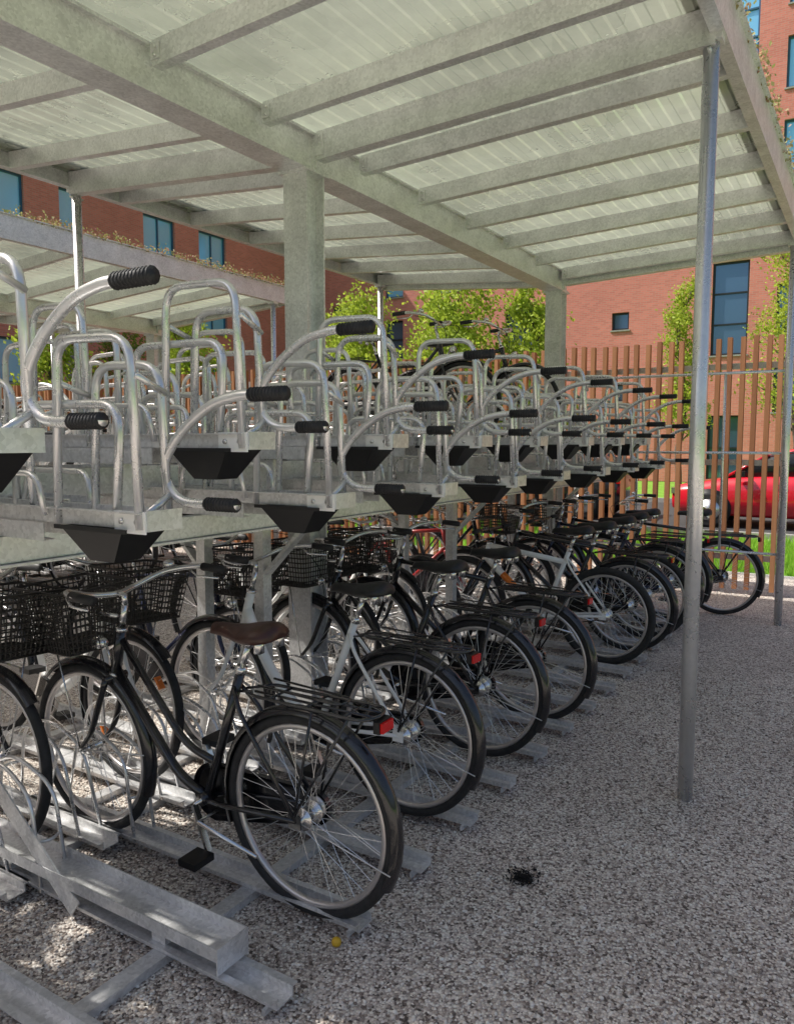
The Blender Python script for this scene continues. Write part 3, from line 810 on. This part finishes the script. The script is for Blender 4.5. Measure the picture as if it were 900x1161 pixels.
# ------------------------------------------------------------------ cars
CARGL=simple('car_glass',(.02,.025,.03),.05,.3)
def car(x,y,paint,flip=False):
    C=empty('parked_car',(x,y,0),(0,0,math.pi if flip else 0))
    mb=MB();rings=[]
    St=[(-2.05,.55,.42,.62),(-2.0,.72,.3,.72),(-1.85,.82,.22,.78),(-1.5,.86,.2,.84),(-1.0,.88,.2,.93),(-.5,.89,.2,.96),(.3,.89,.2,.98),(1.1,.88,.2,1.0),(1.6,.86,.22,1.0),(1.9,.8,.28,.96),(2.02,.68,.36,.85)]
    for sx,w,zl,zb in St:
        hz=(zb-zl);prof=[(0,zl),(w*.8,zl),(w*.97,zl+.1*hz),(w,zl+.45*hz),(w*.97,zl+.75*hz),(w*.9,zl+.95*hz),(w*.75,zb),(0,zb+.015)]
        rr=[(sx,py,pz) for py,pz in prof]+[(sx,-py,pz) for py,pz in prof[-2:0:-1]]
        rings.append(rr)
    mb.loft(rings,paint);mb.obj('body',C)
    mb=MB();rings=[]
    G=[(-1.05,.7,.93,.95),(-.35,.7,.94,1.38),(.1,.7,.96,1.46),(.8,.69,.97,1.46),(1.4,.67,.98,1.38),(1.85,.62,.97,1.02)]
    for sx,w,zb,zt in G:
        tw=w*(1-.22*(zt-zb)/.5);rr=[(sx,w,zb),(sx,tw,zt-.04),(sx,tw*.85,zt),(sx,-tw*.85,zt),(sx,-tw,zt-.04),(sx,-w,zb)]
        rings.append(rr)
    mb.loft(rings,CARGL);mb.obj('windows',C)
    mb=MB();rings=[]
    for sx,w,zb,zt in G[1:5]:
        tw=w*(1-.22*(zt-zb)/.5)+.012;rings.append([(sx,tw,zt-.06),(sx,tw*.86,zt+.012),(sx,-tw*.86,zt+.012),(sx,-tw,zt-.06)])
    mb.loft(rings,paint)
    for s in(-1,1):
        for (xa,za,xb,zb) in((-1.05,.94,-.35,1.36),(.28,.96,.28,1.44),(1.85,.98,1.4,1.36)):
            wa=.71;wb=.57
            mb.tube([(xa,s*wa,za),(xb,s*wb,zb)],.028,paint,6)
    mb.obj('roof_and_pillars',C)
    mb=MB()
    for wx in(-1.3,1.3):
        for s in(-1,1):
            mb.tube([(wx,s*.86,.33),(wx,s*.885,.33)],.385,PLAS,28)
            mb.tube([(wx,s*.7,.32),(wx,s*.895,.32),(wx,s*.9,.32)],[.32,.32,.28],TYRE,28)
            mb.tube([(wx,s*.901,.32),(wx,s*.906,.32)],.2,CHROME,20)
            for k in range(5):
                a=k*1.256;mb.bar((wx,s*.912,.32),(wx+math.cos(a)*.19,s*.912,.32+math.sin(a)*.19),.01,.05,CHROME,up=V((0,1,0)))
    mb.obj('wheels',C)
    mb=MB()
    for s in(-1,1):
        mb.box((-2.02,s*.62-.13,.6),(-1.9,s*.62+.13,.71),CHROME);mb.box((1.92,s*.62-.12,.74),(2.03,s*.62+.1,.9),REDR)
        mb.box((-.85,s*.95-.08,.96),(-.68,s*.95+.08,1.06),PLAS)
        mb.box((-.2,s*.893-.006,.8),(-.05,s*.893+.006,.825),PLAS);mb.box((.75,s*.893-.006,.8),(.9,s*.893+.006,.825),PLAS)
    mb.obj('lights_and_mirrors',C)
CARRED=simple('red_car_paint',(.65,.012,.03),.2,coat=1);CARBLK=simple('black_car_paint',(.015,.015,.018),.2,coat=1)
car(-1.3,16.2,CARRED);car(-6.4,16.4,CARBLK)

mb=MB()
mb.tube([(-1.38,1.86,.004),(-1.38,1.86,.012),(-1.38,1.86,.022),(-1.38,1.86,.028)],[.014,.016,.014,.006],simple('yellow_plastic',(.75,.45,.03),.4),14)
mb.obj('yellow_bottle_cap')
mb=MB();vs=[];fs=[]
DARK=simple('charred_debris',(.012,.011,.01),.9)
for i in range(420):
    r=abs(random.gauss(0,.03));a=U(0,6.28);p=V((-1.02+r*math.cos(a)*1.2,2.52+r*math.sin(a),U(.006,.014)));l=U(.003,.009)
    e=V((U(-1,1),U(-1,1),U(-.5,.5))).normalized()*l;f=V((U(-1,1),U(-1,1),U(-.5,.5))).normalized()*l
    o=len(vs);vs+=[p-e,p-f,p+e,p+f];fs.append((o,o+1,o+2,o+3))
mb.add(vs,fs,DARK);mb.obj('charred_leaf_debris')

# ------------------------------------------------------------------ light
sd=V((-2.5,-.95,3.3)).normalized()
el=math.asin(sd.z);rot=math.atan2(sd.x,sd.y)
w=bpy.data.worlds.new('World');scene.world=w;w.use_nodes=True
nt=w.node_tree;bg=nt.nodes['Background'];sk=nt.nodes.new('ShaderNodeTexSky');sk.sky_type='NISHITA';sk.sun_disc=False
sk.sun_elevation=el;sk.sun_rotation=rot;sk.dust_density=5
nt.links.new(sk.outputs[0],bg.inputs[0]);bg.inputs[1].default_value=.15
sl=bpy.data.lights.new('sun','SUN');sl.energy=5;sl.angle=math.radians(.5);sl.color=(1,.96,.89)
so=bpy.data.objects.new('sun',sl);scene.collection.objects.link(so);so.rotation_euler=sd.to_track_quat('Z','Y').to_euler();so.location=(-20,10,30)
cam=bpy.data.cameras.new('camera');co=bpy.data.objects.new('camera',cam);scene.collection.objects.link(co)
cam.sensor_fit='VERTICAL';cam.sensor_height=36;cam.lens=870/1161*36;cam.clip_end=1500;cam.clip_start=.05
co.location=(0,0,1.6);co.rotation_euler=(math.radians(90-5.25),0,math.radians(31.8))
scene.camera=co
scene.view_settings.view_transform='Standard';scene.view_settings.look='None';scene.view_settings.exposure=0
